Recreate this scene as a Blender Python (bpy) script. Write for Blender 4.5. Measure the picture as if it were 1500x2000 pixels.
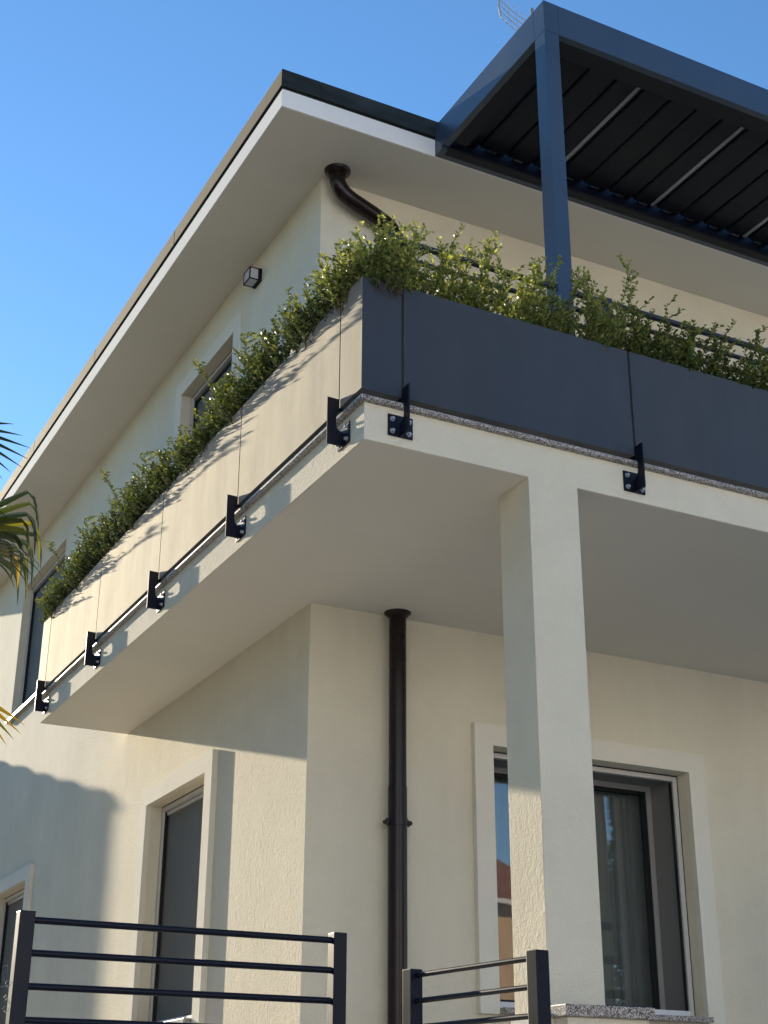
import bpy, bmesh, math, random
from mathutils import Vector, Matrix
random.seed(7)
sc = bpy.context.scene
COL = sc.collection
for o in list(bpy.data.objects): bpy.data.objects.remove(o)

# ---------------------------------------------------------------- camera
s_ = Vector((0.88818701, -0.45946426, 0.00405312))
u_ = Vector((-0.1861846, -0.35181964, 0.91736483))
f_ = Vector((0.42007039, 0.81554616, 0.39802681))
cam_d = bpy.data.cameras.new('camera'); cam = bpy.data.objects.new('camera', cam_d); COL.objects.link(cam)
m = Matrix((s_, u_, -f_)).transposed().to_4x4(); m.translation = Vector((-2.5965, -5.243, -2.9017))
cam.matrix_world = m
cam_d.sensor_fit = 'VERTICAL'; cam_d.sensor_height = 24.0; cam_d.sensor_width = 24.0
cam_d.lens = 2806.78 / 2000 * 24.0
cam_d.clip_start = 0.05; cam_d.clip_end = 2000
sc.camera = cam
sc.render.resolution_x = 768; sc.render.resolution_y = 1024

# ---------------------------------------------------------------- light
SUN = Vector((-0.14, 1.0, 0.2750)).normalized()          # towards the sun
elev = math.asin(SUN.z); azim = math.atan2(SUN.x, SUN.y)  # clockwise from +Y
world = bpy.data.worlds.new('World'); sc.world = world; world.use_nodes = True
wn = world.node_tree.nodes; wl = world.node_tree.links
bg = wn['Background']
sky = wn.new('ShaderNodeTexSky'); sky.sky_type = 'NISHITA'; sky.sun_disc = False
sky.sun_elevation = elev; sky.sun_rotation = azim
sky.altitude = 200; sky.air_density = 1.0; sky.dust_density = 0.05; sky.ozone_density = 3.0
bg.inputs['Strength'].default_value = 0.124
hsv = wn.new('ShaderNodeHueSaturation'); hsv.inputs['Saturation'].default_value = 1.12; hsv.inputs['Value'].default_value = 1.0
wl.new(sky.outputs[0], hsv.inputs['Color']); wl.new(hsv.outputs[0], bg.inputs['Color'])
sd = bpy.data.lights.new('sun', 'SUN'); sd.energy = 4.7; sd.angle = math.radians(0.53); sd.color = (1.0, 0.86, 0.66)
so = bpy.data.objects.new('sun', sd); COL.objects.link(so)
so.rotation_euler = (-SUN).to_track_quat('-Z', 'Y').to_euler(); so.location = (0, 10, 20)
sc.view_settings.view_transform = 'Standard'; sc.view_settings.look = 'None'
sc.view_settings.gamma = 1.0; sc.view_settings.use_curve_mapping = False
sc.view_settings.exposure = 1.09
sc.cycles.max_bounces = 8; sc.cycles.diffuse_bounces = 5; sc.cycles.transparent_max_bounces = 16

# ---------------------------------------------------------------- materials
def new_mat(name):
    m = bpy.data.materials.new(name); m.use_nodes = True
    nt = m.node_tree; p = nt.nodes['Principled BSDF']
    return m, nt, p
def N(nt, t, **kw):
    n = nt.nodes.new(t)
    for k, v in kw.items():
        if k in n.inputs.keys(): n.inputs[k].default_value = v
        else: setattr(n, k, v)
    return n
def coord(nt, scale=(1, 1, 1)):
    tc = N(nt, 'ShaderNodeTexCoord'); mp = N(nt, 'ShaderNodeMapping'); mp.inputs['Scale'].default_value = scale
    nt.links.new(tc.outputs['Object'], mp.inputs['Vector']); return mp.outputs['Vector']
def ramp(nt, fac, stops):
    r = N(nt, 'ShaderNodeValToRGB'); cr = r.color_ramp
    while len(cr.elements) > 1: cr.elements.remove(cr.elements[-1])
    cr.elements[0].position = stops[0][0]; cr.elements[0].color = (*stops[0][1], 1)
    for p, c in stops[1:]:
        e = cr.elements.new(p); e.color = (*c, 1)
    nt.links.new(fac, r.inputs['Fac']); return r.outputs['Color']
def noise(nt, vec, scale, detail=4, rough=0.55):
    n = N(nt, 'ShaderNodeTexNoise'); n.inputs['Scale'].default_value = scale
    n.inputs['Detail'].default_value = detail; n.inputs['Roughness'].default_value = rough
    nt.links.new(vec, n.inputs['Vector']); return n.outputs['Fac']
def bump(nt, p, h, strength, dist):
    b = N(nt, 'ShaderNodeBump'); b.inputs['Strength'].default_value = strength; b.inputs['Distance'].default_value = dist
    nt.links.new(h, b.inputs['Height']); nt.links.new(b.outputs['Normal'], p.inputs['Normal']); return b
def mixv(nt, a, b, fac):
    m = N(nt, 'ShaderNodeMix'); m.data_type = 'FLOAT'; m.inputs['Factor'].default_value = fac
    nt.links.new(a, m.inputs['A']); nt.links.new(b, m.inputs['B']); return m.outputs['Result']

def plaster(name, c0, c1, grain=0.016, gscale=105):
    m, nt, p = new_mat(name)
    v = coord(nt); vs = coord(nt, (9, 9, 0.9))
    big = noise(nt, v, 1.7, 6, 0.62); streak = noise(nt, vs, 1.0, 4)
    mix = mixv(nt, big, streak, 0.22)
    col = ramp(nt, mix, [(0.3, c0), (0.7, c1)])
    nt.links.new(col, p.inputs['Base Color'])
    p.inputs['Roughness'].default_value = 0.92; p.inputs['Specular IOR Level'].default_value = 0.2
    fine = noise(nt, v, gscale, 3, 0.65); med = noise(nt, v, gscale * 0.35, 3, 0.6)
    b1 = bump(nt, p, mixv(nt, fine, med, 0.45), 0.7, grain)
    b2 = N(nt, 'ShaderNodeBump'); b2.inputs['Strength'].default_value = 0.5; b2.inputs['Distance'].default_value = 0.006 if grain > 0.004 else 0.0004
    nt.links.new(noise(nt, v, 5.0, 3, 0.5), b2.inputs['Height']); nt.links.new(b2.outputs[0], b1.inputs['Normal'])
    return m
M = {}
M['stucco'] = plaster('stucco', (0.64, 0.585, 0.455), (0.73, 0.675, 0.53))
M['trim'] = plaster('trim_plaster', (0.69, 0.65, 0.545), (0.745, 0.705, 0.595), 0.007, 160)
M['soffit'] = plaster('soffit_paint', (0.66, 0.63, 0.555), (0.69, 0.66, 0.585), 0.0006, 120)
M['fascia'] = plaster('fascia_paint', (0.70, 0.67, 0.62), (0.76, 0.73, 0.68), 0.001, 200)

def simple(name, c, rough=0.5, metal=0.0, spec=0.5, nscale=0, namt=0.15, bdist=0.0, bscale=60, vstretch=(1, 1, 1)):
    m, nt, p = new_mat(name)
    p.inputs['Base Color'].default_value = (*c, 1); p.inputs['Roughness'].default_value = rough
    p.inputs['Metallic'].default_value = metal; p.inputs['Specular IOR Level'].default_value = spec
    if nscale:
        v = coord(nt, vstretch); n = noise(nt, v, nscale, 5)
        a = tuple(x * (1 - namt) for x in c); b = tuple(min(1, x * (1 + namt)) for x in c)
        nt.links.new(ramp(nt, n, [(0.3, a), (0.7, b)]), p.inputs['Base Color'])
        rr = N(nt, 'ShaderNodeMapRange'); nt.links.new(n, rr.inputs['Value'])
        rr.inputs['From Min'].default_value = 0.3; rr.inputs['From Max'].default_value = 0.7
        rr.inputs['To Min'].default_value = max(0.02, rough - 0.06); rr.inputs['To Max'].default_value = min(1, rough + 0.06)
        nt.links.new(rr.outputs[0], p.inputs['Roughness'])
    if bdist:
        v2 = coord(nt); bump(nt, p, noise(nt, v2, bscale, 3), 0.5, bdist)
    return m
M['panel'] = simple('anthracite_panel', (0.008, 0.020, 0.046), 0.90, 0.0, 0.8, 1.4, 0.14, 0.0016, 300, (2.2, 2.2, 0.7))
nt_ = M['panel'].node_tree; bb = [n for n in nt_.nodes if n.bl_idname == 'ShaderNodeBump'][0]
b3 = N(nt_, 'ShaderNodeBump'); b3.inputs['Strength'].default_value = 0.35; b3.inputs['Distance'].default_value = 0.004
nt_.links.new(noise(nt_, coord(nt_, (1.5, 1.5, 0.6)), 1.6, 2), b3.inputs['Height']); nt_.links.new(b3.outputs[0], bb.inputs['Normal'])
pp = M['panel'].node_tree.nodes['Principled BSDF']; pp.inputs['Specular Tint'].default_value = (1.0, 0.94, 0.78, 1); pp.inputs['Sheen Weight'].default_value = 1.0; mr_ = N(nt_, 'ShaderNodeMapRange'); mr_.inputs['From Min'].default_value = 0.3; mr_.inputs['From Max'].default_value = 0.7; mr_.inputs['To Min'].default_value = 0.66; mr_.inputs['To Max'].default_value = 1.0; nt_.links.new(noise(nt_, coord(nt_, (3, 3, 0.8)), 1.8, 6, 0.65), mr_.inputs['Value']); nt_.links.new(mr_.outputs[0], pp.inputs['Sheen Weight']); pp.inputs['Sheen Roughness'].default_value = 0.45; pp.inputs['Sheen Tint'].default_value = (1.0, 0.94, 0.74, 1)
M['pergola'] = simple('pergola_paint', (0.030, 0.048, 0.080), 0.36, 0.0, 0.6, 2.0, 0.08, 0.0003, 300)
M['rail'] = simple('railing_paint', (0.014, 0.020, 0.034), 0.38, 0.0, 0.4)
M['louvre'] = simple('louvre_paint', (0.010, 0.012, 0.017), 0.6, 0.0, 0.25, 3.0, 0.1)
M['led'] = simple('frosted_strip', (0.30, 0.30, 0.31), 0.6, 0.0, 0.3)
M['black_metal'] = simple('black_metal', (0.004, 0.006, 0.015), 0.42, 0.0, 0.2, 5.0, 0.12, 0.0002, 250)
M['brown_pipe'] = simple('brown_downpipe', (0.012, 0.006, 0.005), 0.28, 0.0, 0.3, 3.0, 0.2)
M['bolt'] = simple('zinc_bolt', (0.42, 0.43, 0.46), 0.42, 0.7, 0.5)
M['capping'] = simple('weathered_capping', (0.022, 0.027, 0.030), 0.75, 0.0, 0.1, 3.5, 0.45, 0.002, 90, (1, 1, 3))
cp = M['capping'].node_tree.nodes['Principled BSDF']; cp.inputs['Sheen Weight'].default_value = 0.24; cp.inputs['Sheen Tint'].default_value = (1.0, 0.93, 0.72, 1); cp.inputs['Sheen Roughness'].default_value = 0.4
M['dark_joint'] = simple('dark_joint', (0.03, 0.035, 0.03), 0.8, 0, 0.2)
M['alu'] = simple('light_aluminium', (0.55, 0.53, 0.50), 0.42, 0.2, 0.5)
M['frame_grey'] = simple('grey_frame', (0.30, 0.29, 0.275), 0.5, 0, 0.4)
M['jamb'] = simple('grey_jamb_liner', (0.19, 0.185, 0.18), 0.7, 0, 0.3)
M['screen'] = simple('insect_mesh', (0.14, 0.136, 0.12), 0.75, 0, 0.25, 8, 0.08)
M['seal'] = simple('rubber_seal', (0.008, 0.009, 0.012), 0.5, 0, 0.3)
M['white_metal'] = simple('pale_sill_rail', (0.62, 0.64, 0.68), 0.5, 0, 0.4)
M['curtain'] = simple('curtain_cloth', (0.44, 0.44, 0.42), 0.9, 0, 0.1)
M['soil'] = simple('potting_soil', (0.035, 0.024, 0.016), 0.95, 0, 0.1, 20, 0.4, 0.01, 40)
M['stem'] = simple('woody_stem', (0.075, 0.05, 0.03), 0.8, 0, 0.2)
M['tile'] = simple('terrace_tile', (0.50, 0.46, 0.39), 0.6, 0, 0.4, 4, 0.08)
M['diffuser'] = simple('opal_diffuser', (0.50, 0.49, 0.52), 0.4, 0, 0.4)
M['deck'] = simple('warm_balcony_tile', (0.56, 0.40, 0.21), 0.6, 0, 0.4, 4, 0.08)
M['room'] = simple('room_wall', (0.22, 0.21, 0.20), 0.9, 0, 0.2)
M['trunk'] = simple('palm_fibre', (0.10, 0.065, 0.04), 0.95, 0, 0.1, 18, 0.5, 0.02, 30)
M['petiole'] = simple('palm_petiole', (0.09, 0.11, 0.035), 0.5, 0, 0.4)
M['clay'] = simple('clay_tile', (0.33, 0.11, 0.06), 0.8, 0, 0.2, 3, 0.3)
M['tan_wall'] = simple('tan_render', (0.46, 0.30, 0.17), 0.9, 0, 0.2, 1.5, 0.1)
M['gutter'] = simple('pale_gutter', (0.6, 0.58, 0.55), 0.4, 0, 0.4)
M['window_dark'] = simple('dark_glass', (0.02, 0.025, 0.03), 0.1, 0, 0.5)
M['galv'] = simple('galvanised_steel', (0.42, 0.40, 0.38), 0.45, 0.5, 0.5)
M['white_print'] = simple('pale_print', (0.45, 0.46, 0.55), 0.6, 0, 0.3)

def granite():
    m, nt, p = new_mat('speckled_granite')
    v = coord(nt)
    vo = N(nt, 'ShaderNodeTexVoronoi'); vo.inputs['Scale'].default_value = 230; nt.links.new(v, vo.inputs['Vector'])
    sp = N(nt, 'ShaderNodeSeparateColor'); nt.links.new(vo.outputs['Color'], sp.inputs[0])
    c = ramp(nt, sp.outputs[0], [(0.0, (0.03, 0.028, 0.028)), (0.28, (0.06, 0.055, 0.05)), (0.36, (0.22, 0.20, 0.18)), (0.7, (0.30, 0.275, 0.25)), (0.78, (0.50, 0.47, 0.44)), (1, (0.55, 0.52, 0.5))])
    nt.links.new(c, p.inputs['Base Color']); p.inputs['Roughness'].default_value = 0.33
    bump(nt, p, noise(nt, v, 300, 2), 0.3, 0.0006)
    return m
M['granite'] = granite()

def glass():
    m, nt, p = new_mat('window_glass')
    nt.nodes.remove(p)
    out = nt.nodes['Material Output']
    tr = N(nt, 'ShaderNodeBsdfTransparent'); tr.inputs['Color'].default_value = (0.70, 0.72, 0.72, 1)
    gl = N(nt, 'ShaderNodeBsdfGlossy'); gl.inputs['Roughness'].default_value = 0.015; gl.inputs['Color'].default_value = (0.9, 0.92, 0.95, 1)
    fr = N(nt, 'ShaderNodeFresnel'); fr.inputs['IOR'].default_value = 1.65
    ad = N(nt, 'ShaderNodeMath', operation='MULTIPLY_ADD'); ad.inputs[1].default_value = 1.0; ad.inputs[2].default_value = 0.07; ad.use_clamp = True
    nt.links.new(fr.outputs[0], ad.inputs[0])
    v = coord(nt); b = N(nt, 'ShaderNodeBump'); b.inputs['Strength'].default_value = 0.05; b.inputs['Distance'].default_value = 0.01
    nt.links.new(noise(nt, v, 2.5, 1), b.inputs['Height']); nt.links.new(b.outputs[0], gl.inputs['Normal'])
    ge = N(nt, 'ShaderNodeNewGeometry'); iv = N(nt, 'ShaderNodeMath', operation='SUBTRACT'); iv.inputs[0].default_value = 1.0; nt.links.new(ge.outputs['Backfacing'], iv.inputs[1])
    ml = N(nt, 'ShaderNodeMath', operation='MULTIPLY'); nt.links.new(ad.outputs[0], ml.inputs[0]); nt.links.new(iv.outputs[0], ml.inputs[1])
    mx = N(nt, 'ShaderNodeMixShader'); nt.links.new(ml.outputs[0], mx.inputs[0]); nt.links.new(tr.outputs[0], mx.inputs[1]); nt.links.new(gl.outputs[0], mx.inputs[2])
    nt.links.new(mx.outputs[0], out.inputs['Surface']); return m
M['glass'] = glass()

def leafmat(name, attr=True, stops=None, trans=0.3, rough=0.35):
    m, nt, p = new_mat(name)
    out = nt.nodes['Material Output']
    a = N(nt, 'ShaderNodeAttribute'); a.attribute_name = 'tint'
    g = N(nt, 'ShaderNodeNewGeometry')
    ad = N(nt, 'ShaderNodeMath', operation='MULTIPLY_ADD'); ad.inputs[1].default_value = 0.35
    nt.links.new(g.outputs['Random Per Island'], ad.inputs[0]); nt.links.new(a.outputs['Fac'], ad.inputs[2])
    c = ramp(nt, ad.outputs[0], stops)
    nt.links.new(c, p.inputs['Base Color']); p.inputs['Roughness'].default_value = rough; p.inputs['Specular IOR Level'].default_value = 0.55
    tl = N(nt, 'ShaderNodeBsdfTranslucent'); 
    hs = N(nt, 'ShaderNodeHueSaturation'); hs.inputs['Saturation'].default_value = 1.15; hs.inputs['Value'].default_value = 1.6
    nt.links.new(c, hs.inputs['Color']); nt.links.new(hs.outputs[0], tl.inputs['Color'])
    mx = N(nt, 'ShaderNodeMixShader'); mx.inputs[0].default_value = trans
    nt.links.new(p.outputs[0], mx.inputs[1]); nt.links.new(tl.outputs[0], mx.inputs[2]); nt.links.new(mx.outputs[0], out.inputs['Surface'])
    return m
M['leaf'] = leafmat('shrub_leaf', stops=[(0.0, (0.016, 0.030, 0.012)), (0.35, (0.036, 0.060, 0.018)), (0.62, (0.11, 0.14, 0.034)), (0.85, (0.29, 0.30, 0.07)), (1.0, (0.32, 0.22, 0.09))], trans=0.26, rough=0.27)
M['leaf_light'] = leafmat('light_shrub_leaf', stops=[(0.0, (0.028, 0.048, 0.017)), (0.3, (0.070, 0.10, 0.028)), (0.55, (0.18, 0.21, 0.055)), (0.85, (0.40, 0.40, 0.12))], trans=0.36, rough=0.25)  # shrub leaf copy with sunlight put into its brighter greens
M['palm'] = leafmat('palm_leaf', stops=[(0.0, (0.006, 0.013, 0.007)), (0.45, (0.020, 0.034, 0.010)), (0.8, (0.14, 0.15, 0.01)), (1.0, (0.38, 0.24, 0.03))], trans=0.2, rough=0.2)

def groundmat():
    m, nt, p = new_mat('garden_ground'); v = coord(nt)
    c = ramp(nt, noise(nt, v, 0.25, 6), [(0.35, (0.17, 0.15, 0.115)), (0.5, (0.24, 0.22, 0.18)), (0.65, (0.30, 0.28, 0.24))])
    nt.links.new(c, p.inputs['Base Color']); p.inputs['Roughness'].default_value = 0.95
    bump(nt, p, noise(nt, v, 40, 4), 0.5, 0.02); return m
M['ground'] = groundmat()
M['court'] = simple('pale_courtyard_paving', (0.42, 0.405, 0.37), 0.85, 0, 0.3, 2, 0.12)
M['paving'] = simple('street_paving', (0.46, 0.455, 0.45), 0.85, 0, 0.3, 2, 0.15, 0.003, 60)

# ---------------------------------------------------------------- builders
def wloc(o):
    v = Vector((0, 0, 0))
    while o is not None: v += o.location; o = o.parent
    return v
class MB:
    def __init__(s): s.v = []; s.f = []; s.tint = []
    def add(s, vs, fs):
        n = len(s.v); s.v += [tuple(v) for v in vs]; s.f += [tuple(i + n for i in f) for f in fs]; return s
    def box(s, x0, x1, y0, y1, z0, z1):
        vs = [(x, y, z) for z in (z0, z1) for y in (y0, y1) for x in (x0, x1)]
        return s.add(vs, [(0, 2, 3, 1), (4, 5, 7, 6), (0, 1, 5, 4), (2, 6, 7, 3), (0, 4, 6, 2), (1, 3, 7, 5)])
    def prism(s, poly, z0, z1):            # poly counter-clockwise in xy
        n = len(poly)
        vs = [(x, y, z0) for x, y in poly] + [(x, y, z1) for x, y in poly]
        return s.add(vs, [tuple(range(n - 1, -1, -1)), tuple(range(n, 2 * n))] + [(i, (i + 1) % n, n + (i + 1) % n, n + i) for i in range(n)])
    def extr(s, pts, off):                 # any planar polygon extruded by vector
        n = len(pts); off = Vector(off)
        vs = [Vector(p) for p in pts] + [Vector(p) + off for p in pts]
        return s.add(vs, [tuple(range(n - 1, -1, -1)), tuple(range(n, 2 * n))] + [(i, (i + 1) % n, n + (i + 1) % n, n + i) for i in range(n)])
    def tube(s, path, r, seg=12, caps=True):
        path = [Vector(p) for p in path]; n = len(path); rr = r if isinstance(r, (list, tuple)) else [r] * n
        base = len(s.v); up = None
        for i, p in enumerate(path):
            t = (path[min(i + 1, n - 1)] - path[max(i - 1, 0)]).normalized()
            if up is None: up = Vector((0, 0, 1)) if abs(t.z) < 0.9 else Vector((1, 0, 0))
            a = t.cross(up).normalized(); b = a.cross(t).normalized(); up = b
            for k in range(seg):
                q = 2 * math.pi * k / seg; s.v.append(tuple(p + (a * math.cos(q) + b * math.sin(q)) * rr[i]))
        for i in range(n - 1):
            for k in range(seg):
                k2 = (k + 1) % seg
                s.f.append((base + i * seg + k, base + i * seg + k2, base + (i + 1) * seg + k2, base + (i + 1) * seg + k))
        if caps:
            s.f.append(tuple(base + k for k in range(seg - 1, -1, -1))); s.f.append(tuple(base + (n - 1) * seg + k for k in range(seg)))
        return s
    def build(s, name, mat, parent=None, smooth=False, bevel=0, kind=None, label=None, local=False, autosm=None, vert=False):
        off = Vector((0, 0, 0)) if local else wloc(parent)
        me = bpy.data.meshes.new(name); me.from_pydata([tuple(Vector(v) - off) for v in s.v], [], s.f)
        bm = bmesh.new(); bm.from_mesh(me); bmesh.ops.recalc_face_normals(bm, faces=bm.faces) if not s.tint else None
        if bevel:
            es = [e for e in bm.edges if len(e.link_faces) == 2 and e.calc_face_angle(0) > 0.6 and (not vert or abs(e.verts[0].co.z - e.verts[1].co.z) > 0.5)]
            bmesh.ops.bevel(bm, geom=es, offset=bevel, segments=2, affect='EDGES', profile=0.6)
        bm.to_mesh(me); bm.free()
        if s.tint:
            at = me.attributes.new('tint', 'FLOAT', 'FACE'); at.data.foreach_set('value', s.tint)
        me.materials.append(mat)
        if smooth:
            me.polygons.foreach_set('use_smooth', [True] * len(me.polygons))
            if autosm: 
                try: me.set_sharp_from_angle(angle=autosm)
                except Exception: pass
        o = bpy.data.objects.new(name, me); COL.objects.link(o); o.parent = parent
        if kind: o['kind'] = kind
        if label: o['label'] = label
        return o
def thing(name, loc, label, cat, group=None):
    o = bpy.data.objects.new(name, None); o.empty_display_size = 0.2; COL.objects.link(o); o.location = loc
    o['label'] = label; o['category'] = cat
    if group: o['group'] = group
    return o
def copy_tree(o, parent=None, loc=None):
    c = o.copy(); COL.objects.link(c); c.parent = parent
    if loc is not None: c.location = loc
    for ch in list(o.children): copy_tree(ch, c)
    return c

# ---------------------------------------------------------------- setting
B = 0.702; C = 2.105; L = 5.569; SL = 0.188; GT = 0.216
GZ = -4.5; PZ = -3.3; XR = 6.2; RE = 12.46
gm = MB(); n = 24; S = 600
for j in range(n + 1):
    for i in range(n + 1): gm.v.append((-S + 2 * S * i / n, -S + 2 * S * j / n, GZ))
for j in range(n):
    for i in range(n): gm.f.append((j * (n + 1) + i, j * (n + 1) + i + 1, (j + 1) * (n + 1) + i + 1, (j + 1) * (n + 1) + i))
gm.build('ground', M['ground'], kind='structure')
MB().box(-60, 60, -14, -6.5, GZ - 0.05, GZ + 0.01).build('street', M['paving'], kind='structure')
MB().box(-60, 60, -6.5, -4.2, GZ - 0.05, GZ + 0.13).build('pavement', M['paving'], kind='structure')

# ---------------------------------------------------------------- house
house = thing('house', (3.4, 6.0, GZ), 'two storey cream rendered house with wraparound balcony and flat overhanging roof', 'house')

def wall_mesh(T, U0, U1, V0, V1, holes, th):
    """T maps (u, v, n) to world; outer face at n=0, inner at n=-th; holes = (u0,u1,v0,v1)"""
    us = sorted({U0, U1, *[h[0] for h in holes], *[h[1] for h in holes]})
    vs = sorted({V0, V1, *[h[2] for h in holes], *[h[3] for h in holes]})
    mb = MB()
    inside = lambda u, v: any(h[0] < u < h[1] and h[2] < v < h[3] for h in holes)
    for a, b in zip(us, us[1:]):
        for c, d in zip(vs, vs[1:]):
            if inside((a + b) / 2, (c + d) / 2): continue
            for nn in (0, -th): mb.add([T(a, c, nn), T(b, c, nn), T(b, d, nn), T(a, d, nn)], [(0, 1, 2, 3)])
    for (a, b, c, d) in holes + [(U0, U1, V0, V1)]:
        for p, q in (((a, c), (b, c)), ((b, c), (b, d)), ((b, d), (a, d)), ((a, d), (a, c))):
            mb.add([T(*p, 0), T(*q, 0), T(*q, -th), T(*p, -th)], [(0, 1, 2, 3)])
    bm = bmesh.new(); vv = [bm.verts.new(v) for v in mb.v]
    for f in mb.f: bm.faces.new([vv[i] for i in f])
    bmesh.ops.remove_doubles(bm, verts=bm.verts, dist=1e-5)
    # outward bias for thin sheet: recalc handles the closed shell
    bmesh.ops.recalc_face_normals(bm, faces=bm.faces)
    out = MB(); bm.verts.index_update(); out.v = [tuple(v.co) for v in bm.verts]; out.f = [tuple(v.index for v in f.verts) for f in bm.faces]; bm.free()
    return out
TS = lambda u, v, n: (B - n, u, v)      # side wall, faces -X
TF = lambda u, v, n: (u, C - n, v)      # front wall, faces -Y
TH = 0.42
W1 = (3.63, 4.77, 1.11, 2.645); W2 = (8.15, 9.80, 1.115, 2.62); W3 = (3.65, 4.84, -2.24, -0.705); W4 = (8.26, 9.55, -2.24, -0.75)
W5 = (1.92, 3.405, -2.235, -0.727)
wall_mesh(TS, C, RE - 0.5, GZ, 3.06, [W1, W2, W3, W4], TH).build('wall', M['stucco'], house)
wall_mesh(TF, B + TH, XR, GZ, 3.06, [W5], TH).build('wall', M['stucco'], house)
MB().box(XR - 0.3, XR, C + TH, RE - 0.5, GZ, 3.06).build('wall', M['stucco'], house)
MB().box(B + TH, XR - 0.3, RE - 0.9, RE - 0.5, GZ, 3.06).build('wall', M['stucco'], house)
MB().box(B + TH + 0.01, XR - 0.31, C + TH + 0.01, RE - 0.91, SL - 0.2, SL).build('interior_floor', M['room'], house)
MB().box(B + TH + 0.01, XR - 0.31, C + TH + 0.9, C + TH + 1.0, GZ, SL - 0.21).build('interior_wall', M['room'], house)
MB().box(B + TH + 1.0, B + TH + 1.1, C + TH + 1.01, RE - 0.91, GZ, 3.0).build('interior_wall', M['room'], house)
# balcony slab and pillars
MB().prism([(0, 0), (XR, 0), (XR, C), (B, C), (B, L), (0, L)], 0, SL).build('balcony_slab', M['stucco'], house)
MB().prism([(0.006, 0.006), (0.8815, 0.006), (0.8815, 0.2705), (1.1665, 0.2705), (1.1665, 0.006), (4.3485, 0.006), (4.3485, 0.2705), (4.6335, 0.2705), (4.6335, 0.006), (XR - 0.006, 0.006), (XR - 0.006, C - 0.0005), (B - 0.0005, C - 0.0005), (B - 0.0005, L - 0.006), (0.006, L - 0.006)], -0.0015, -0.0002).build('balcony_soffit', M['soffit'], house)
for x in (0.883, 4.35):
    MB().box(x, x + 0.282, 0.0, 0.269, PZ, 0.0).build('pillar', M['stucco'], house, bevel=0.004, vert=True)
MB().box(0.862, 0.8825, 0.0, 0.27, -2.50, -2.432).build('pillar_plinth_strip', M['fascia'], house, bevel=0.003)
# granite nosing, rounded outer edge
def nosing(axis, a0, a1):
    h = GT - SL; r = h / 2; prof = [(0.30, SL), (0.0 - 0.033 + r, SL)]
    for k in range(1, 6):
        t = -math.pi / 2 - math.pi * k / 6
        prof.append((-0.033 + r + r * math.cos(t), SL + r + r * math.sin(t)))
    prof += [(-0.033 + r, GT), (0.30, GT)]
    return prof
mb = MB(); pr_ = nosing(0, 0, 0); n = len(prof_ := pr_)
def run(mb, prof, A, Bp):
    k = len(prof); vs = [A(d, z) for d, z in prof] + [Bp(d, z) for d, z in prof]
    mb.add(vs, [tuple(range(k)), tuple(range(2 * k - 1, k - 1, -1))] + [(i, k + i, k + (i + 1) % k, (i + 1) % k) for i in range(k)])
run(mb, prof_, lambda d, z: (d, d, z), lambda d, z: (XR, d, z)); mb.build('granite_edging', M['granite'], house, smooth=True, autosm=0.6)
mb = MB(); run(mb, prof_, lambda d, z: (d, d, z), lambda d, z: (d, L + 0.01, z)); mb.build('granite_edging', M['granite'], house, smooth=True, autosm=0.6)
MB().prism([(0.3, 0.3), (XR, 0.3), (XR, C), (B, C), (B, L), (0.3, L)], SL, GT - 0.003).build('balcony_floor', M['deck'], house)
# roof
RX = 0.164; RY = 1.55
MB().box(RX, XR + 0.5, RY, RE, 3.06, 3.195).build('roof_fascia', M['fascia'], house, bevel=0.003)
MB().box(RX + 0.012, XR + 0.48, RY + 0.012, RE - 0.012, 3.0585, 3.0598).build('soffit', M['soffit'], house)
MB().box(RX + 0.01, XR + 0.49, RY + 0.01, RE - 0.01, 3.195, 3.212).build('roof_joint', M['dark_joint'], house)
rc = MB(); segs = [1.538, 3.55, 5.57, 7.58, 9.60, 11.6, RE + 0.012]
for a, b in zip(segs, segs[1:]):
    MB().box(RX - 0.012, RX + 0.26, a if a == segs[0] else a + 0.0015, b - 0.0015, 3.212, 3.343).build('roof_capping', M['capping'], house, bevel=0.004)
MB().box(RX + 0.261, XR + 0.51, RY - 0.012, RY + 0.24, 3.212, 3.343).build('roof_capping', M['capping'], house, bevel=0.004)
MB().box(RX + 0.27, XR + 0.48, RY + 0.25, RE, 3.212, 3.30).build('roof', M['capping'], house)
# terrace platform with pedestal and granite cap
MB().prism([(-1.75, -1.0), (XR, -1.0), (XR, C), (B, C), (B, 7.0), (-1.75, 7.0)], GZ, PZ).build('terrace', M['tile'], house)
for k in range(6):
    MB().box(-0.42, 0.20, -1.0 - 0.28 * (k + 1), -1.0 - 0.28 * k, GZ, PZ - 0.2 * (k + 1) + 0.0).build('terrace_step', M['tile'], house)
MB().box(0.905, 1.315, -0.095, -0.001, PZ, -2.4535).build('pedestal', M['stucco'], house, bevel=0.003)
MB().box(0.884, 1.332, -0.12, -0.0015, -2.453, -2.406).build('granite_cap', M['granite'], house, bevel=0.004)
MB().box(1.1665, 1.332, -0.001, 0.30, -2.453, -2.406).build('granite_cap', M['granite'], house, bevel=0.004)

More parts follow.
